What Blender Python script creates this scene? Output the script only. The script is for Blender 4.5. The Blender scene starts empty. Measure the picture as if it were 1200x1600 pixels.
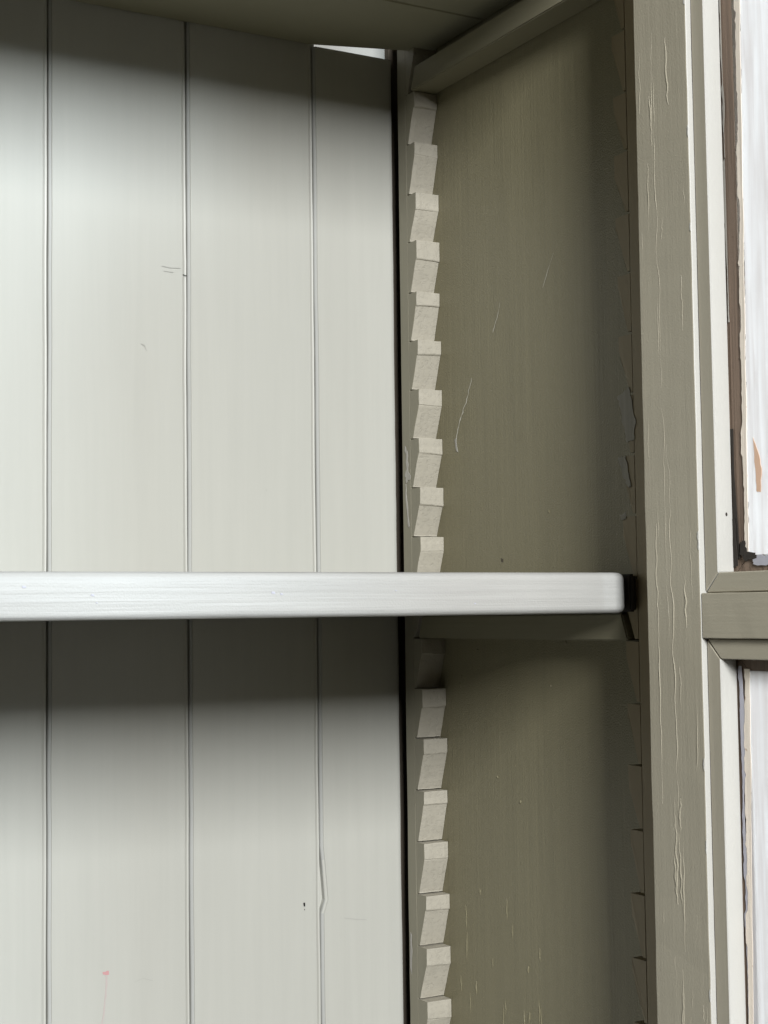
import bpy, bmesh, math, random
from mathutils import Vector, Matrix, noise
random.seed(7)
S = bpy.context.scene
H0 = 1.40                     # height of the camera above the floor: all z values below are relative to it
# ------------------------------------------------------------------ camera
cam_d = bpy.data.cameras.new('camera'); cam = bpy.data.objects.new('camera', cam_d); S.collection.objects.link(cam)
cam_d.sensor_fit = 'VERTICAL'; cam_d.sensor_height = 36; cam_d.sensor_width = 27
cam_d.lens = 2458.8 / 1600 * 36
cam_d.clip_start = .02; cam_d.clip_end = 100
r = Vector((.87345, -.48674, -.012985)); u = Vector((-.020155, -.062788, .997823)); f = Vector((.486496, .871287, .064652))
M = Matrix((r, u, -f)).transposed().to_4x4(); M.translation = Vector((-.60199, -1.01987, H0)); cam.matrix_world = M
S.camera = cam
# ------------------------------------------------------------------ world, lamps, exposure
w = bpy.data.worlds.new('World'); S.world = w; w.use_nodes = True
bg = w.node_tree.nodes['Background']; bg.inputs[0].default_value = (1, .90, .74, 1); bg.inputs[1].default_value = .046
def area(name, loc, aim, sx, sy, watts, col):
    l = bpy.data.lights.new(name, 'AREA'); l.shape = 'RECTANGLE'; l.size = sx; l.size_y = sy; l.energy = watts; l.color = col
    o = bpy.data.objects.new(name, l); S.collection.objects.link(o); o.location = loc
    o.rotation_euler = (Vector(aim) - Vector(loc)).to_track_quat('-Z', 'Y').to_euler(); return o
area('window_light', (-2.12, -6.0, H0 + 2.15), (-.15, 0, H0 + .05), 1.1, 1.95, 705, (.975, .99, 1))
area('far_window_light', (2.2, -6.0, H0 + 2.0), (-.3, 0, H0), 2.0, 1.8, 300, (.74, .89, 1))
area('pane_backlight', (1.1, -.62, H0 + .25), (0, -.45, H0), .8, .9, 24, (.97, .98, 1))  # added lamp behind the door, makes the white panes glow
vs = S.view_settings; vs.view_transform = 'Standard'; vs.look = 'None'; vs.exposure = 0; vs.gamma = 1; vs.use_curve_mapping = False
S.render.engine = 'CYCLES'; S.cycles.max_bounces = 10; S.cycles.diffuse_bounces = 6

# ------------------------------------------------------------------ materials
def paint(name, col, rough=.5, axis='Z', streak=.25, bump=.35, dist=.0006, mottle=.06, pits=0.0, speck=None, cstreak=0.0, grain=.18):
    m = bpy.data.materials.new(name); m.use_nodes = True; nt = m.node_tree; N = nt.nodes; L = nt.links
    b = N['Principled BSDF']; b.inputs['Roughness'].default_value = rough
    b.inputs['Specular IOR Level'].default_value = .35
    g = N.new('ShaderNodeNewGeometry')
    def mapped(scale):
        mp = N.new('ShaderNodeMapping'); mp.inputs['Scale'].default_value = scale; L.new(g.outputs['Position'], mp.inputs['Vector']); return mp
    long = 9; sh = 420
    sc = {'Z': (sh, sh, long), 'X': (long, sh, sh), 'Y': (sh, long, sh)}[axis]
    n1 = N.new('ShaderNodeTexNoise'); n1.inputs['Scale'].default_value = 1; n1.inputs['Detail'].default_value = 5; L.new(mapped(sc).outputs[0], n1.inputs['Vector'])
    n2 = N.new('ShaderNodeTexNoise'); n2.inputs['Scale'].default_value = 900; n2.inputs['Detail'].default_value = 3; L.new(g.outputs['Position'], n2.inputs['Vector'])
    n3 = N.new('ShaderNodeTexNoise'); n3.inputs['Scale'].default_value = 1; n3.inputs['Detail'].default_value = 4
    s3 = {'Z': (28, 28, 7), 'X': (7, 28, 28), 'Y': (28, 7, 28)}[axis]; L.new(mapped(s3).outputs[0], n3.inputs['Vector'])
    # colour
    mx = N.new('ShaderNodeMix'); mx.data_type = 'RGBA'
    mx.inputs['A'].default_value = (*[c * (1 - mottle) for c in col], 1); mx.inputs['B'].default_value = (*[min(1, c * (1 + mottle)) for c in col], 1)
    L.new(n3.outputs['Fac'], mx.inputs['Factor']); out = mx.outputs['Result']
    if cstreak:
        s6 = {'Z': (150, 150, 5), 'X': (5, 150, 150), 'Y': (150, 5, 150)}[axis]
        n6 = N.new('ShaderNodeTexNoise'); n6.inputs['Scale'].default_value = 1; n6.inputs['Detail'].default_value = 6; n6.inputs['Roughness'].default_value = .65; L.new(mapped(s6).outputs[0], n6.inputs['Vector'])
        r6 = N.new('ShaderNodeMapRange'); r6.inputs['From Min'].default_value = .3; r6.inputs['From Max'].default_value = .7; r6.inputs['To Min'].default_value = 1 - cstreak; r6.inputs['To Max'].default_value = 1 + cstreak * .6
        L.new(n6.outputs['Fac'], r6.inputs['Value'])
        m6 = N.new('ShaderNodeVectorMath'); m6.operation = 'SCALE'; L.new(out, m6.inputs[0]); L.new(r6.outputs[0], m6.inputs['Scale']); out = m6.outputs[0]
    if speck:
        n5 = N.new('ShaderNodeTexNoise'); n5.inputs['Scale'].default_value = 140; n5.inputs['Detail'].default_value = 2; L.new(g.outputs['Position'], n5.inputs['Vector'])
        rp = N.new('ShaderNodeValToRGB'); rp.color_ramp.elements[0].position = .70; rp.color_ramp.elements[1].position = .76
        L.new(n5.outputs['Fac'], rp.inputs[0])
        m2 = N.new('ShaderNodeMix'); m2.data_type = 'RGBA'; L.new(out, m2.inputs['A']); m2.inputs['B'].default_value = (*speck, 1); L.new(rp.outputs[0], m2.inputs['Factor']); out = m2.outputs['Result']
    L.new(out, b.inputs['Base Color'])
    # relief
    def mul(a, k):
        q = N.new('ShaderNodeMath'); q.operation = 'MULTIPLY'; L.new(a, q.inputs[0]); q.inputs[1].default_value = k; return q.outputs[0]
    def add(a, c):
        q = N.new('ShaderNodeMath'); q.operation = 'ADD'; L.new(a, q.inputs[0]); L.new(c, q.inputs[1]); return q.outputs[0]
    h = add(mul(n1.outputs['Fac'], streak), mul(n2.outputs['Fac'], grain)); h = add(h, mul(n3.outputs['Fac'], .8))
    if pits:
        n4 = N.new('ShaderNodeTexNoise'); n4.inputs['Scale'].default_value = 330; n4.inputs['Detail'].default_value = 6; n4.inputs['Roughness'].default_value = .7
        L.new(g.outputs['Position'], n4.inputs['Vector'])
        rp = N.new('ShaderNodeValToRGB'); rp.color_ramp.elements[0].position = .34; rp.color_ramp.elements[1].position = .5; L.new(n4.outputs['Fac'], rp.inputs[0])
        h = add(h, mul(rp.outputs[0], pits))
    bp = N.new('ShaderNodeBump'); bp.inputs['Strength'].default_value = bump; bp.inputs['Distance'].default_value = dist
    L.new(h, bp.inputs['Height']); L.new(bp.outputs[0], b.inputs['Normal'])
    return m
PC = (.60, .565, .47)
M_board = paint('board_paint', (.400, .398, .360), .42, 'Z', .16, .35, .0006, .035, cstreak=.03)
M_joint = paint('shaded_joint_paint', (.335, .338, .32), .5, 'Z', .3, .4, .0006, .08)  # greyer tone puts shade into the recessed joint bands
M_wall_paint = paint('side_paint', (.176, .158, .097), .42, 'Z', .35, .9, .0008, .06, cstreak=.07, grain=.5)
M_rack = paint('rack_paint', (.205, .190, .140), .5, 'Z', .3, .5, .0006, .05)
M_rackf = paint('front_rack_paint', (.235, .19, .115), .5, 'Z', .3, .5, .0006, .08)
M_tooth = paint('tooth_paint', (.352, .327, .268), .6, 'X', .3, .7, .0007, .10, pits=.4, cstreak=.05)
M_shelf = paint('shelf_paint', (.378, .374, .355), .42, 'X', .6, .9, .0008, .12, cstreak=.07)
M_under = paint('upper_shelf_paint', (.24, .228, .165), .5, 'X', .25, .4, .0005, .04)
M_cleat = paint('bearer_paint', (.185, .170, .115), .5, 'Y', .4, .5, .0006, .05)
M_door = paint('door_paint', (.350, .320, .245), .45, 'Z', .2, .8, .0008, .06, cstreak=.03, grain=.25)
M_doorb = paint('bar_paint', (.350, .320, .245), .45, 'Y', .4, .7, .0006, .04)
M_bead = paint('bead_paint', (.345, .315, .245), .45, 'Z', .4, .6, .0006, .03)
M_edge = paint('lit_edge_chip_paint', (.46, .452, .42), .45, 'Z', .4, .5, .0006, .03)  # paler tone puts light into front-facing door edges; also used for paint chips
M_chip = paint('old_white_paint', (.31, .295, .262), .6, 'Z', .3, .6, .0005, .45, cstreak=.3)
M_chipw = paint('pale_scratch_paint', (.46, .44, .38), .6, 'Z', .3, .6, .0005, .08)
M_lav = paint('old_grey_paint', (.40, .40, .45), .55, 'Z', .4, .7, .0006, .08)
M_brown = paint('bare_brown_wood', (.18, .130, .095), .6, 'Z', .9, .9, .001, .35, speck=(.05, .03, .02))
M_black = paint('grime_and_end_black', (.03, .025, .02), .8, 'Z', .5, .6, .001, .4)
M_raw = paint('dark_raw_wood', (.06, .048, .035), .8, 'Z', .6, .6, .001, .3)
M_peach = paint('bare_pine', (.72, .48, .34), .6, 'Z', .6, .5, .0006, .1)
M_cream = paint('cream_paint_edge', (.78, .70, .60), .6, 'Z', .5, .9, .001, .12, speck=(.45, .28, .18))
M_red = paint('red_crayon', (.46, .25, .25), .6, 'Z', .6, .2, .0003, .1)
M_pink = paint('faint_pink_stain', (.41, .355, .335), .6, 'Z', .6, .2, .0003, .05)
M_room = paint('white_plaster', (.22, .216, .20), .8, 'Z', .1, .3, .0006, .03)
def simple(name, col, rough):
    m = bpy.data.materials.new(name); m.use_nodes = True; b = m.node_tree.nodes['Principled BSDF']
    b.inputs['Base Color'].default_value = (*col, 1); b.inputs['Roughness'].default_value = rough; return m
M_hole = simple('hole_dark', (.01, .009, .008), .9)
def glass():
    m = bpy.data.materials.new('thin_glass'); m.use_nodes = True; nt = m.node_tree; N = nt.nodes; L = nt.links
    N.remove(N['Principled BSDF']); t = N.new('ShaderNodeBsdfTransparent'); t.inputs[0].default_value = (.93, .95, .94, 1)
    gl = N.new('ShaderNodeBsdfGlossy'); gl.inputs['Roughness'].default_value = .04
    fr = N.new('ShaderNodeFresnel'); fr.inputs[0].default_value = 1.35
    mx = N.new('ShaderNodeMixShader'); L.new(fr.outputs[0], mx.inputs[0]); L.new(t.outputs[0], mx.inputs[1]); L.new(gl.outputs[0], mx.inputs[2])
    L.new(mx.outputs[0], N['Material Output'].inputs[0]); return m
M_glass = glass()
def film():
    m = bpy.data.materials.new('brushed_white_film'); m.use_nodes = True; nt = m.node_tree; N = nt.nodes; L = nt.links
    N.remove(N['Principled BSDF']); g = N.new('ShaderNodeNewGeometry')
    mp = N.new('ShaderNodeMapping'); mp.inputs['Scale'].default_value = (260, 260, 14); L.new(g.outputs['Position'], mp.inputs[0])
    n = N.new('ShaderNodeTexNoise'); n.inputs['Scale'].default_value = 1; n.inputs['Detail'].default_value = 6; n.inputs['Distortion'].default_value = .6; L.new(mp.outputs[0], n.inputs[0])
    rp = N.new('ShaderNodeValToRGB'); e = rp.color_ramp.elements; e[0].position = .33; e[0].color = (.83, .81, .81, 1); e[1].position = .62; e[1].color = (.94, .94, .95, 1); L.new(n.outputs[0], rp.inputs[0])
    d = N.new('ShaderNodeBsdfDiffuse'); t = N.new('ShaderNodeBsdfTranslucent'); L.new(rp.outputs[0], d.inputs[0]); L.new(rp.outputs[0], t.inputs[0])
    mx = N.new('ShaderNodeMixShader'); mx.inputs[0].default_value = .55; L.new(d.outputs[0], mx.inputs[1]); L.new(t.outputs[0], mx.inputs[2])
    L.new(mx.outputs[0], N['Material Output'].inputs[0]); return m
M_film = film()

# ------------------------------------------------------------------ helpers
C = S.collection
def obj(name, bm, mat, parent=None, smooth=False):
    me = bpy.data.meshes.new(name); bmesh.ops.recalc_face_normals(bm, faces=bm.faces); bm.to_mesh(me); bm.free(); me.materials.append(mat)
    if smooth: me.shade_smooth()
    o = bpy.data.objects.new(name, me); C.objects.link(o)
    if parent is not None: o.parent = parent
    else: o.location.z = H0
    return o
def tag(o, label, cat, group=None, kind=None):
    o['label'] = label; o['category'] = cat
    if group: o['group'] = group
    if kind: o['kind'] = kind
def box(x0, x1, y0, y1, z0, z1, bev=0, seg=2, cuts=None, jit=0):
    bm = bmesh.new(); bmesh.ops.create_cube(bm, size=1)
    for v in bm.verts: v.co = Vector((x0 + (v.co.x + .5) * (x1 - x0), y0 + (v.co.y + .5) * (y1 - y0), z0 + (v.co.z + .5) * (z1 - z0)))
    if cuts:
        ax, n = cuts; lo = (x0, y0, z0)[ax]; hi = (x1, y1, z1)[ax]; no = [0, 0, 0]; no[ax] = 1
        for i in range(1, n):
            co = [0, 0, 0]; co[ax] = lo + (hi - lo) * i / n
            bmesh.ops.bisect_plane(bm, geom=bm.verts[:] + bm.edges[:] + bm.faces[:], plane_co=co, plane_no=no)
    if jit:
        for v in bm.verts:
            k = noise.noise_vector(v.co * 60 + Vector((x0 * 50, y0 * 40, 3))) * jit; v.co += k
    if bev:
        es = [e for e in bm.edges if len(e.link_faces) == 2 and e.calc_face_angle(0) > .6]
        bmesh.ops.bevel(bm, geom=es, offset=bev, segments=seg, affect='EDGES', profile=.5)
    return bm
def prism(pts, ax, a, b, bev=0, seg=1):
    """polygon pts given in the two other axes (in xyz order), extruded along axis ax from a to b"""
    bm = bmesh.new()
    def mk(p, t): q = list(p); q.insert(ax, t); return bm.verts.new(q)
    A = [mk(p, a) for p in pts]; B = [mk(p, b) for p in pts]; n = len(pts)
    bm.faces.new(A); bm.faces.new(B[::-1])
    for i in range(n): bm.faces.new((A[i], A[(i + 1) % n], B[(i + 1) % n], B[i]))
    bmesh.ops.recalc_face_normals(bm, faces=bm.faces)
    if bev:
        es = [e for e in bm.edges if e.calc_face_angle(0) > .35]; bmesh.ops.bevel(bm, geom=es, offset=bev, segments=seg, affect='EDGES')
    return bm
def ragged(pts, n, amp, seed):
    """a closed outline with n extra jittered points on each side"""
    rnd = random.Random(seed); out = []
    for i, p in enumerate(pts):
        q = pts[(i + 1) % len(pts)]
        dx, dy = q[0] - p[0], q[1] - p[1]; L = math.hypot(dx, dy) or 1
        for k in range(n):
            t = k / n; j = rnd.uniform(-amp, amp) if k else rnd.uniform(-amp, amp) * .4
            out.append((p[0] + dx * t - dy / L * j, p[1] + dy * t + dx / L * j))
    return out
def patch(name, pts, ax, at, th, mat, parent, n=5, amp=.0006, seed=0):
    return obj(name, prism(ragged(pts, n, amp, seed), ax, at, at + th), mat, parent)
def ridge(path, wid, hgt, ax, at, sign, mat, parent, name='paint_ridge'):
    """a raised lip of cracked paint along a path on the plane ax = at; sign is the outward side"""
    bm = bmesh.new(); rows = []; n = len(path)
    for i, p in enumerate(path):
        k = math.sin(math.pi * (i + .25) / (n - .5)); wd = wid * (.25 + .75 * k); hh = hgt * (.2 + .8 * k)
        row = []
        for dx, h in ((-wd, -.0001), (-wd * .25, hh), (wd * .5, hh * .55), (wd, -.0001)):
            q = [p[0] + dx, p[1]]; q.insert(ax, at + sign * h); row.append(bm.verts.new(q))
        rows.append(row)
    for a, b in zip(rows, rows[1:]):
        for k in range(3): bm.faces.new((a[k], a[k + 1], b[k + 1], b[k]))
    return obj(name, bm, mat, parent)
def empty(name, loc=(0, 0, 0)):
    o = bpy.data.objects.new(name, None); C.objects.link(o); o.location = (loc[0], loc[1], loc[2] + H0); o.empty_display_size = .05; return o
ZB, ZT = -.62, .60

# ------------------------------------------------------------------ the room wall behind the cupboard
wall = obj('wall', box(-1.6, 1.0, .105, .125, -H0, 1.2), M_room); wall['kind'] = 'structure'
wall['label'] = 'pale lit wall glimpsed through the gap above the back boards'

# ------------------------------------------------------------------ cupboard
cup = empty('cupboard', (0, 0, 0))
tag(cup, 'old painted cupboard with boarded back, notched shelf racks and open glazed door', 'cupboard')

# back boards: tongue and groove, chamfered joints
XJ = -.08842; W = .1
def board(x0, x1, ztop, seed, chl=True, chr_=True, split=None, name='back_board'):
    bm = bmesh.new(); n = 110; rows = []; g = .0005; ch = .0024; d = .0011
    for i in range(n + 1):
        z = ZB + (ztop - ZB) * i / n
        jl = noise.noise(Vector((seed * 3.1, 0, z * 14))) * .00045 + noise.noise(Vector((seed * 3.1, 5, z * 70))) * .00016
        jr = noise.noise(Vector((seed * 3.1 + 3.1, 0, z * 14))) * .00045 + noise.noise(Vector((seed * 3.1 + 9, 5, z * 70))) * .00016
        xl = x0 + g + jl; xr = x1 - g + jr
        if split and split[0] < z < split[1]:
            k = (split[1] - z) / (split[1] - split[0]); xl += .0034 * k ** .8
        bow = noise.noise(Vector((seed * 7.7, 2, z * 3))) * .0005
        yb = .014
        prof = [(xl, yb), (xl, .0016), (xl + .0004, .0009), (xl + .0021, .0008), (xl + .0024, 0)]
        for q in (.2, .4, .6, .8):
            xx = xl + (xr - xl) * q; prof.append((xx, bow * math.sin(math.pi * q) - .0001))
        if chr_: prof += [(xr - .0032, 0), (xr - .0027, .0003), (xr - .0014, .0008), (xr - .0003, .0005), (xr, .0012)]
        else: prof += [(xr - .0032, 0), (xr - .0024, .0001), (xr - .0014, .0003), (xr - .0005, .0007), (xr, .0015)]
        prof += [(xr, .0055), (xr + (.005 if chr_ else -.0002), .0055), (xr + (.005 if chr_ else -.0002), .009), (xr, .009), (xr, yb)]
        rows.append([bm.verts.new((px, py, z)) for px, py in prof])
    m = len(rows[0])
    for a, b in zip(rows, rows[1:]):
        for k in range(m): bm.faces.new((a[k], a[(k + 1) % m], b[(k + 1) % m], b[k]))
    bm.faces.new(rows[0]); bm.faces.new(rows[-1][::-1])
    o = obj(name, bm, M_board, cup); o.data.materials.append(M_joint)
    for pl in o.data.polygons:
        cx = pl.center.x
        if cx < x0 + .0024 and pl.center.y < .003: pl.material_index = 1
    return o
brd = {}
for k in range(0, 9):
    x1 = XJ - W * k
    brd[k] = board(x1 - W, x1, .430, k + 2)
last = board(XJ, -.0206, .4206, 1, chr_=False, split=(-.2062, -.168))
# dark blockers added behind the boards to keep the corner gap black
obj('gap_blocker', box(-.0122, -.0006, .0207, .0260, ZB, .452), M_raw, cup)
obj('gap_blocker', box(-.030, -.0005, .0150, .0205, ZB, .4192), M_raw, cup)

# added unseen board that bounces light up into the lower bay
obj('bounce_board', box(-1.05, -.0015, -.284, -.001, -.475, -.452, .001), M_shelf, cup)

# side panels
side = obj('side_panel', box(0, .02, -.296, .0262, ZB, ZT, .001), M_wall_paint, cup)

obj('front_frame', box(-.0195, .02, -.3275, -.2985, ZB, ZT, .001), M_door, cup)

# toothed racks: a plain strip with a column of sawn teeth
PITCH = .0370
tops = [.4245, .3875, .3493, .3113, .2754, .2372, .2011, .1647, .1283, .0922, .0561, .0187, -.0181, -.0548, -.0908, -.1284, -.1655, -.2028, -.2400, -.2775]
while tops[-1] > ZB + .08: tops.append(tops[-1] - PITCH)
def rack(rear, xin=-.02, xout=-.0002, flip=1):
    rr = random.Random(3 if rear else 5)
    if rear: y_strip0, y_strip1, root, tip = -.0065, -.0192, -.0226, -.0318
    else:    y_strip0, y_strip1, root, tip = -.2975, -.2822, -.2790, -.2697
    a, b = sorted((y_strip0, y_strip1)); xa, xb = sorted((xin, xout))
    st = obj('shelf_rack', box(xa, xb, a, b, ZB, .48, .0006, 1, cuts=(2, 40), jit=.0003), M_rack if rear else M_rackf, cup)
    s = -1 if rear else 1               # direction in which the teeth point
    for i, zt in enumerate(tops):
        zb = (tops[i + 1] if i + 1 < len(tops) else zt - PITCH) + (.0007 if rear else .0015)
        zt = zt - .0002
        H = zt - zb; land = rr.uniform(.22, .40) * H
        tp = tip + s * rr.uniform(-.0007, .0007); rt = root + s * rr.uniform(-.0006, .0004)
        bm = bmesh.new(); nx = 6; prof = []
        def P(t, yy): return (yy, zt - H * t)
        lt = land / H
        pts = [(0.0, tp - s * .0002), (.015, tp), (lt * .5, tp), (lt - .02, tp), (lt, tp - s * rr.uniform(.0002, .0006))]
        y0 = pts[-1][1] - s * rr.choice((0, 0, .0005, .0009)); pts.append((lt + .012, y0)); t0 = lt + .012
        for q in (.3, .6, .9, .97):
            pts.append((t0 + (1 - t0) * q, y0 + (rt - y0) * q))
        pts.append((1.0, rt + s * rr.uniform(0, .0006)))
        prof = [(y_strip1, zt)] + [P(t, y) for t, y in pts] + [(y_strip1, zb)]
        cols = []
        skew = rr.uniform(-.0012, .0012)
        for c in range(nx + 1):
            x = xin + (xout - xin) * c / nx; e = 1 if c in (0, nx) else 0
            col = []
            for j, (yy, zz) in enumerate(prof):
                mid = 0 < j < len(prof) - 1
                nv = noise.noise_vector(Vector((x * 160, yy * 120 + (0 if rear else 4), zz * 160)))
                yy2 = yy + (nv.x * .0003 if mid else 0) - (s * .0003 * e if mid and j > 1 else 0)
                zz2 = zz + (nv.y * .0003 if mid else 0) + (skew * (c / nx - .5) if mid and 2 < j < 6 else 0)
                xx2 = x + (nv.z * .0004 if mid and c == 0 else 0)
                col.append(bm.verts.new((xx2, yy2, zz2)))
            cols.append(col)
        m = len(prof)
        for A, B in zip(cols, cols[1:]):
            for k in range(m): bm.faces.new((A[k], A[(k + 1) % m], B[(k + 1) % m], B[k]))
        bm.faces.new(cols[0]); bm.faces.new(cols[-1][::-1])
        to = obj('tooth', bm, M_tooth if rear else M_rackf, st); to.data.materials.append(M_rack if rear else M_rackf)
        for pl in to.data.polygons:
            if abs(pl.normal.x) > .7: pl.material_index = 1
    return st
rack_r = rack(True); rack_f = rack(False)

# ------------------------------------------------------------------ bearers lying in the notches
def bearer(zb, h, label, xin=-.0216, xout=-.0006, dark=False):
    pts = [(-.0288, zb), (-.0350, zb + h), (-.2685, zb + h), (-.2740, zb + .001), (-.272, zb)]
    bm = prism(pts, 0, xin, xout, .0008, 2)
    o = obj('shelf_bearer', bm, M_cleat); tag(o, label, 'shelf bearer', 'wooden bearers laid in the rack notches'); return o
bearer(.3878, .0172, 'olive wooden bearer slotted between the racks just below the top shelf')
bearer(-.0178, .0162, 'dark wooden bearer slotted between the racks under the white middle shelf')

# ------------------------------------------------------------------ shelves
sh = empty('shelf', (-.5, -.15, 0)); tag(sh, 'white painted shelf with rounded front edge across the middle of the cupboard', 'shelf')
def child(o, par):
    o.parent = par; o.location = (-par.location.x, -par.location.y, H0 - par.location.z); return o
Z0, Z1 = -.0012, .0224
pts = [(-1.052, -.034), (-1.030, -.034), (-1.030, -.002), (-.0235, -.002), (-.0235, -.0365), (-.0020, -.0365), (-.0020, -.2640), (-.0212, -.2640), (-.0212, -.2682), (-1.034, -.2682), (-1.034, -.264), (-1.052, -.264)]
child(obj('shelf_board', prism(pts, 2, Z0 + .0004, Z1 - .0006, .0008, 1), M_under), sh)
# nosing with rounded edges and a rounded end
pl = [(-1.034 + .992 * i / 110, -.2842) for i in range(111)]
pl += [(-.0360 + .0095 * math.sin(t), -.2747 - .0095 * math.cos(t)) for t in [math.pi / 2 * i / 10 for i in range(1, 11)]] + [(-.0265, -.2685), (-1.034, -.2685)]
bm = prism(pl, 2, Z0, Z1)
fr = [e for e in bm.edges if abs(e.verts[0].co.z - e.verts[1].co.z) < 1e-5 and max(v.co.y for v in e.verts) < -.2684 and min(v.co.y for v in e.verts) < -.2688 and len(e.link_faces) == 2]
bmesh.ops.bevel(bm, geom=fr, offset=.0040, segments=5, affect='EDGES', profile=.5)
for v in bm.verts:
    if v.co.y < -.270: v.co += noise.noise_vector(Vector((v.co.x * 18, v.co.y * 200, v.co.z * 90))) * .00022
child(obj('shelf_nosing', bm, M_shelf, None, True), sh)
eg = [(-.0262, -.2690), (-.0262, -.2835), (-.0240, -.2835)] + [(-.0240 + .0034 * math.sin(t), -.2801 - .0034 * math.cos(t)) for t in [math.pi / 2 * i / 6 for i in range(1, 7)]] + [(-.0206, -.2690)]
child(obj('dark_end', prism(eg, 2, Z0 + .0006, Z1 - .0008, .0012, 2), M_black), sh)  # separate near-black piece at the right end of the shelf
# flecks on the nosing
rr = random.Random(11)
for k in range(9):
    x = rr.uniform(-.42, -.06); z = Z0 + rr.uniform(.005, .019); a = rr.uniform(.0004, .0011)
    o = patch('paint_fleck', [(x - a, z - a * .5), (x + a, z - a * .6), (x + a * .8, z + a * .5), (x - a, z + a * .6)], 1, -.28455, .0003, M_lav, None, 3, .0002, k); child(o, sh)

up = empty('upper_shelf', (-.5, -.15, .42)); tag(up, 'olive shelf board at the top seen from below with jointed underside', 'shelf')
# two boards jointed along x, with the back corner cut away round the rack
def up_board(pts): child(obj('shelf_board', prism(pts, 2, .4205, .4430, .0009, 1), M_under), up)
up_board([(-1.05, -.1012), (-1.05, -.0012), (-.092, -.0012), (-.0060, -.0270), (-.0025, -.0270), (-.0025, -.1012)])
up_board([(-1.05, -.1022), (-.0025, -.1022), (-.0025, -.2680), (-.0225, -.2680), (-.0225, -.284), (-1.034, -.284), (-1.05, -.28)])

# ------------------------------------------------------------------ the open door, folded back at a right angle
door = bpy.data.objects.new('door', None); C.objects.link(door); door.parent = cup; door.empty_display_size = .05
hinge_stile = obj('stile', box(-.024, .006, -.3430, -.2962, ZB + .03, ZT - .02, .0007, 2, cuts=(2, 90), jit=.00035), M_door, door)
hinge_stile.data.materials.append(M_edge)
for pl in hinge_stile.data.polygons:
    if pl.normal.y < -.5: pl.material_index = 1
A, B, G = -.024, -.0205, -.0086          # inner face, bead face, glass face (x)
Y0, Y1, Y2 = -.3430, -.3542, -.3635       # stile edge, bead edge, lip edge
YE = -.66                                 # far stile
door.location = (-.0271, -.0457, 0); door.scale = (.955, .955, .955)      # hung on the inner edge of the front frame
def mk(name, bm, mat): return obj(name, bm, mat, door)
mk('stile', box(A, .006, YE - .047, YE, ZB + .03, ZT - .02, .0007, 2), M_door)
bars = [(-.0157, .0091), (-.40, -.375), (.40, .425)]
for zb, zt in bars: mk('glazing_bar', box(A + .0003, .0062, YE + .0003, Y0 - .0004, zb, zt, .0006, 2, cuts=(1, 30), jit=.0003), M_doorb)
BW = .0113
for (lo, hi) in [(.0091, .40), (-.375, -.0157)]:
    # mitred beads
    yf = YE; 
    def bead(pts, mat):
        o = mk('bead', prism(pts, 0, B, G - .0002, .0005, 1), mat); o.data.materials.append(M_edge)
        for pl in o.data.polygons:
            if pl.normal.y < -.7: pl.material_index = 1
    g = .0003
    bead([(Y0 - g, lo + g * 3), (Y0 - g, hi - g * 3), (Y1, hi - BW - g), (Y1, lo + BW + g)], M_bead)
    bead([(yf + g, lo + g * 3), (yf + g, hi - g * 3), (yf + BW, hi - BW - g), (yf + BW, lo + BW + g)], M_bead)
    bead([(Y0 - g * 3, lo + g), (yf + g * 3, lo + g), (yf + BW + g, lo + BW), (Y1 - g, lo + BW)], M_doorb)
    bead([(Y0 - g * 3, hi - g), (yf + g * 3, hi - g), (yf + BW + g, hi - BW), (Y1 - g, hi - BW)], M_doorb)
    # glass, its brown outer rebate and the ragged white film brushed on it
    mk('glass_pane', box(G + .0004, G + .0028, yf + .0205, Y2 - .0003, lo + .0188, hi - .0188), M_glass)
    for q in ([(Y0 - g, lo), (Y0 - g, hi), (Y2, hi - .0185), (Y2, lo + .0185)], [(yf + g, lo), (yf + g, hi), (yf + .02, hi - .0185), (yf + .02, lo + .0185)],
              [(Y0 - .001, lo), (yf + .001, lo), (yf + .0205, lo + .0183), (Y2 - .0005, lo + .0183)], [(Y0 - .001, hi), (yf + .001, hi), (yf + .0205, hi - .0183), (Y2 - .0005, hi - .0183)]):
        mk('rebate', prism(q, 0, G + .0003, .0055), M_brown)

def film_sheet(z0, z1, yl, seed, mat, name, at, yr, th=.00025, amp=.0009, fine=.0022):
    """sheet with a ragged edge on the stile side: yl(z) gives the mean edge"""
    rnd = random.Random(seed); L = []; n = int((z1 - z0) / fine); st = 0
    for i in range(n + 1):
        z = z0 + (z1 - z0) * i / n
        if rnd.random() < .25: st = rnd.uniform(-amp, amp)
        L.append((yl(z) + st + rnd.uniform(-.25, .25) * amp + noise.noise(Vector((z * 25, seed, 0))) * amp, z))
    bm = bmesh.new(); rows = []
    for (y, z) in L:
        rows.append([bm.verts.new((at, y, z)), bm.verts.new((at, yr if not callable(yr) else yr(z), z)), bm.verts.new((at + th, yr if not callable(yr) else yr(z), z)), bm.verts.new((at + th, y, z))])
    for a, b in zip(rows, rows[1:]):
        for k in range(4): bm.faces.new((a[k], a[(k + 1) % 4], b[(k + 1) % 4], b[k]))
    bm.faces.new(rows[0]); bm.faces.new(rows[-1][::-1])
    return mk(name, bm, mat)
eu = lambda z: -.3625 - (z - .03) * .017
el = lambda z: -.3605 + (-.033 - z) * .026
film_sheet(.0295, .383, lambda z: eu(z) - .003, 1, M_film, 'white_film', G - .0002, YE + .02)
film_sheet(-.358, -.0335, lambda z: el(z) - .003, 2, M_film, 'white_film', G - .0002, YE + .02)
film_sheet(.0285, .383, eu, 3, M_cream, 'film_edge', G - .0006, lambda z: eu(z) - .0038 - .0006 * noise.noise(Vector((z * 40, 7, 0))))
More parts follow.
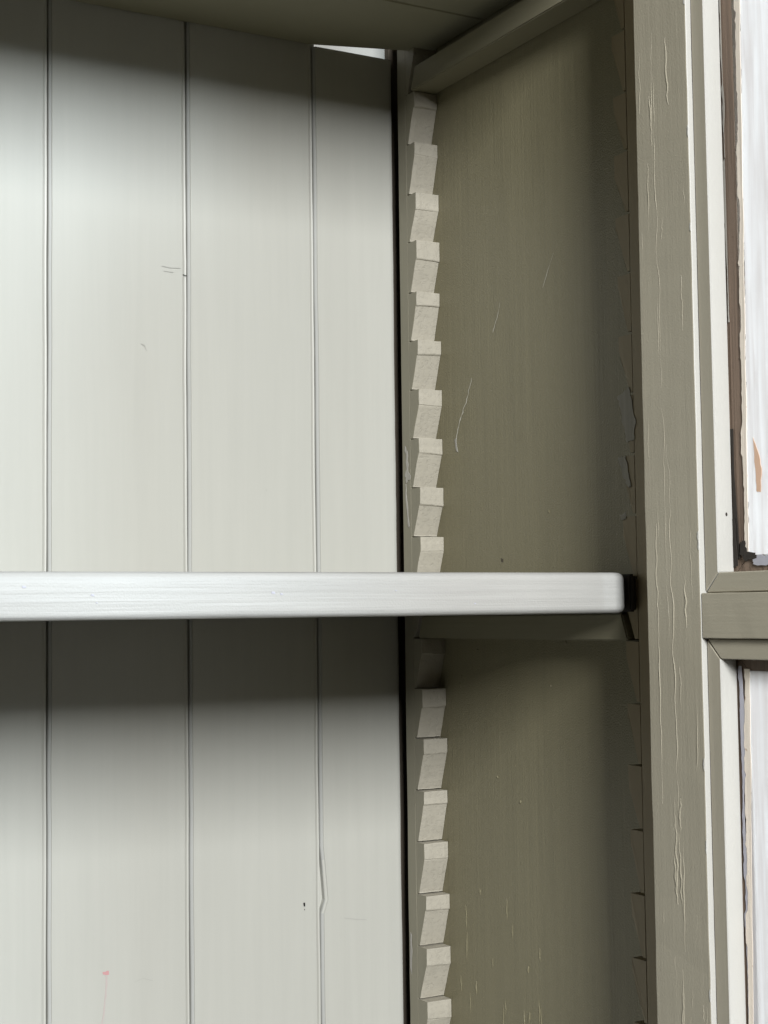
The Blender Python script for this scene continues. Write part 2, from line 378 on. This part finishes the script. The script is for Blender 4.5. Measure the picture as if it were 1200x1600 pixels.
film_sheet(-.358, -.0325, el, 4, M_cream, 'film_edge', G - .0006, lambda z: el(z) - .0042 - .0010 * noise.noise(Vector((z * 40, 9, 0))))
# peeled grey paint along the lower rebate
film_sheet(-.355, -.031, lambda z: Y1 - .0014, 5, M_lav, 'flaking_paint', G - .0004, lambda z: Y1 - .0030 - .0040 * max(0, noise.noise(Vector((z * 22, 3, 0))) + .35 + .9 * max(0, -.06 - z) * (1 if z > -.16 else -.5)) - .0007 * noise.noise(Vector((z * 160, 1, 0))))
film_sheet(.16, .36, lambda z: Y1 - .0006, 6, M_chip, 'flaking_paint', G - .0004, lambda z: Y1 - .0013 - .0022 * max(0, noise.noise(Vector((z * 30, 8, 0))) - .1))
film_sheet(.028, .10, lambda z: Y1 - .0008, 6, M_black, 'flaking_paint', G - .0004, lambda z: Y1 - .0022 - .0030 * max(0, .075 - z) / .05)
# bare wood patch on the upper film, grime in its corner
patch('bare_patch', [(-.3722, .0935), (-.3757, .0860), (-.3784, .0760), (-.3772, .0632), (-.3738, .0640), (-.3735, .0760)], 0, G - .0005, .0002, M_peach, door, 4, .0004, 3)
patch('grime_spot', [(-.3605, .0370), (-.3640, .0375), (-.3655, .0315), (-.3720, .0305), (-.3730, .0280), (-.3650, .0262), (-.3600, .0300)], 0, G - .0011, .0003, M_black, door, 4, .0006, 8)
patch('putty', [(-.3690, .0288), (-.3900, .0292), (-.3900, .0235), (-.3700, .0245)], 0, G - .0009, .0003, M_lav, door, 6, .0009, 9)
patch('grime_spot', [(-.3545, .0230), (-.3545, .050), (-.3562, .050), (-.3580, .024)], 0, G - .0010, .0003, M_black, door, 6, .0004, 10)
# nail hole in the lightened bead edge, small chips
for (z, yy) in [(.0525, 0)]:
    o = mk('nail_hole', prism([(-.0135 + .0007 * math.cos(t * .9), z + .0011 * math.sin(t * .9)) for t in range(7)], 1, Y1 - .00025, Y1 + .0002), M_black)
# cracked paint ridges running down the stile
rr = random.Random(21)
def wig(y, z0, z1, n, seed, sway=.0012, drift=0):
    return [(y + drift * i / n + sway * noise.noise(Vector((seed * 5.3, i * .45, 0))), z0 + (z1 - z0) * i / n) for i in range(n + 1)]
ridge(wig(-.3180, .095, -.135, 40, 1, .0022, -.002), .0006, .00028, 0, A, -1, M_door, door)
ridge(wig(-.3120, .36, -.02, 50, 2, .0020, -.003), .0005, .00018, 0, A, -1, M_door, door)
ridge(wig(-.3060, .02, -.11, 30, 3, .0010), .0006, .0003, 0, A, -1, M_door, door)
for k in range(30):
    y = rr.uniform(-.3405, -.2995); z = rr.uniform(-.28, .40); L = rr.uniform(.008, .045)
    ridge(wig(y, z, z - L, 10, 10 + k, .0012, rr.uniform(-.0012, .0012)), rr.uniform(.0004, .0008), rr.uniform(.00008, .00022), 0, A, -1, M_door, door)

for k, (y, z, L) in enumerate([(-.3170, -.115, .05), (-.3195, -.125, .045), (-.3215, -.105, .02), (-.3230, -.13, .06), (-.3150, -.135, .03), (-.3250, .33, .04), (-.3090, .30, .03), (-.3200, -.20, .05), (-.3130, -.23, .04), (-.3055, .05, .05), (-.3260, -.225, .045), (-.3300, .02, .03)]):
    ridge(wig(y, z, z - L, 14, 200 + k, .0016, rr.uniform(-.002, .002)), rr.uniform(.0008, .0013), rr.uniform(.0003, .00045), 0, A, -1, M_door, door)

# ------------------------------------------------------------------ marks and wear inside the cupboard
def wallmark(pts, wid, seed, mat=M_chip):
    bm = bmesh.new(); rnd = random.Random(seed); L = []; R = []
    P = []
    for (a, b) in zip(pts, pts[1:]):
        for k in range(6): t = k / 6; P.append((a[0] + (b[0] - a[0]) * t, a[1] + (b[1] - a[1]) * t))
    P.append(pts[-1]); n = len(P)
    vl = []; vr = []
    for i, (y, z) in enumerate(P):
        h = wid * rnd.uniform(.25, 1) * (.35 + .65 * i / n); j = rnd.uniform(-.3, .3) * wid
        vl.append(bm.verts.new((-.00025, y + j - h / 2, z))); vr.append(bm.verts.new((-.00025, y + j + h / 2, z)))
    for i in range(n - 1): bm.faces.new((vl[i], vr[i], vr[i + 1], vl[i + 1]))
    obj('scratch', bm, mat, side)
wallmark([(-.0741, .1682), (-.065, .1509), (-.0559,   .138), (-.0502, .1246)], .0026, 1, M_chipw)
patch('paint_chip', [(-.0490, .1262), (-.0515, .1268), (-.0522, .1205), (-.0535, .1165), (-.0510, .1180)], 0, -.0004, .0003, M_chip, side, 3, .0004, 2)
wallmark([(-.112, .216), (-.1088, .2071), (-.1019, .1961)], .0012, 3, M_chipw)
wallmark([(-.1768, .2373), (-.1636, .2163)], .0011, 4, M_chipw)
rr = random.Random(4)
for k in range(26):      # runs and drips in the side paint
    low = k < 17
    y = rr.uniform(-.15, -.045) if low else rr.uniform(-.2, -.05); z = rr.uniform(-.275, -.19) if low else rr.uniform(-.15, .1); L = rr.uniform(.004, .022) if low else rr.uniform(.002, .005)
    ridge(wig(y, z, z - L, 8, 70 + k, .0008, rr.uniform(-.001, .001)), rr.uniform(.0007, .0015), rr.uniform(.0004, .0008), 0, 0, -1, M_wall_paint, side, 'paint_run')
patch('nail_hole', [(-.1075, .0375), (-.1098, .0370), (-.1100, .0345), (-.1080, .0350)], 0, -.0002, .0001, M_raw, side, 2, .0003, 6)
# filler smeared on the racks
XR = -.0205
patch('filler_smear', [(-.0112, .1240), (-.0150, .1190), (-.0160, .1040), (-.0195, .1010), (-.0130, .0965), (-.0110, .1030), (-.0135, .1090)], 0, XR, .0003, M_chip, rack_r, 5, .0010, 31)
patch('filler_smear', [(-.0118, .0960), (-.0135, .0840), (-.0165, .0640), (-.0150, .0640), (-.0120, .0800)], 0, XR, .0003, M_chip, rack_r, 5, .0006, 32)
patch('filler_smear', [(-.0100, -.232), (-.0120, -.234), (-.0108, -.262), (-.0085, -.258)], 0, XR, .0003, M_chip, rack_r, 5, .0008, 33)
patch('filler_smear', [(-.2682, .1290), (-.2790, .1330), (-.2845, .1130), (-.2835, .1015), (-.2760, .1000), (-.2720, .1150)], 0, XR, .0003, M_chip, rack_f, 8, .0008, 34)
patch('filler_smear', [(-.2672, .0920), (-.2745, .0925), (-.2790, .0740), (-.2765, .0735), (-.2710, .0820)], 0, XR, .0003, M_chip, rack_f, 8, .0007, 35)
patch('filler_smear', [(-.2672, .0575), (-.2740, .0590), (-.2735, .0545), (-.2690, .0540)], 0, XR, .0003, M_chip, rack_f, 4, .0006, 36)
# marks on the back boards
def bmark(pts, mat, par, name='mark', n=4, amp=.0004, seed=1): patch(name, pts, 1, -.00055, .0003, mat, par, n, amp, seed)
b2 = brd[1]
bmark([(-.2510, -.2345), (-.2468, -.2343), (-.2466, -.2367), (-.2490, -.2368), (-.2508, -.2365)], M_red, b2, 'crayon_mark', 4, .0004, 41)
bmark([(-.2490, -.2375), (-.2478, -.2375), (-.2482, -.2500), (-.2500, -.2640), (-.2530, -.2760), (-.2538, -.2760), (-.2505, -.2600)], M_pink, b2, 'crayon_mark', 4, .0004, 42)
bmark([(-.1024, -.2040), (-.1012, -.2040), (-.1012, -.2068), (-.1022, -.2066)], M_hole, brd[0], 'nail_hole', 3, .0002, 43)
bmark([(-.1018, -.2085), (-.1013, -.2085), (-.1014, -.2094), (-.1018, -.2093)], M_hole, brd[0], 'nail_hole', 2, .0001, 44)
bmark([(-.1918, .2395), (-.1888, .2388), (-.1887, .2382), (-.1918, .2390)], M_hole, brd[1], 'nail_hole', 2, .0001, 45)
M_hair = paint('hairline_grey', (.345, .34, .315), .6, 'Z', .3, .3, .0003, .1)
def hair(pts, par, wid=.00028):
    bm = bmesh.new(); a = []; b = []
    for (x, z) in pts: a.append(bm.verts.new((x, -.0006, z - wid / 2))); b.append(bm.verts.new((x + wid / 2, -.0006, z + wid / 2)))
    for i in range(len(pts) - 1): bm.faces.new((a[i], a[i + 1], b[i + 1], b[i]))
    obj('hairline_scratch', bm, M_hair, par)
hair([(-.2075, .2440), (-.2020, .2432), (-.1935, .2437)], brd[1]); hair([(-.2062, .2405), (-.1990, .2402)], brd[1])
hair([(-.2230, .1880), (-.2205, .1872), (-.2190, .1835)], brd[1])
hair([(-.0700, -.2180), (-.0600, -.2200), (-.0520, -.2210)], last); hair([(-.2290, -.2440), (-.2230, -.2420), (-.2160, -.2445)], brd[1])
hair([(-.1290, .0900), (-.1287, .0885)], brd[0], .0006)

rr = random.Random(77)
for k, z in enumerate([.345, .27, .215, .041, .036, -.085, -.13, -.21]):
    a = rr.uniform(.0006, .0013); h = rr.uniform(.001, .004)
    patch('paint_chip', [(Y0 + .0001, z - h), (Y0 + a, z - h * .6), (Y0 + a * 1.2, z), (Y0 + a * .7, z + h * .8), (Y0 + .0001, z + h)], 0, A - .0003, .0003, M_edge, door, 3, .0003, k)
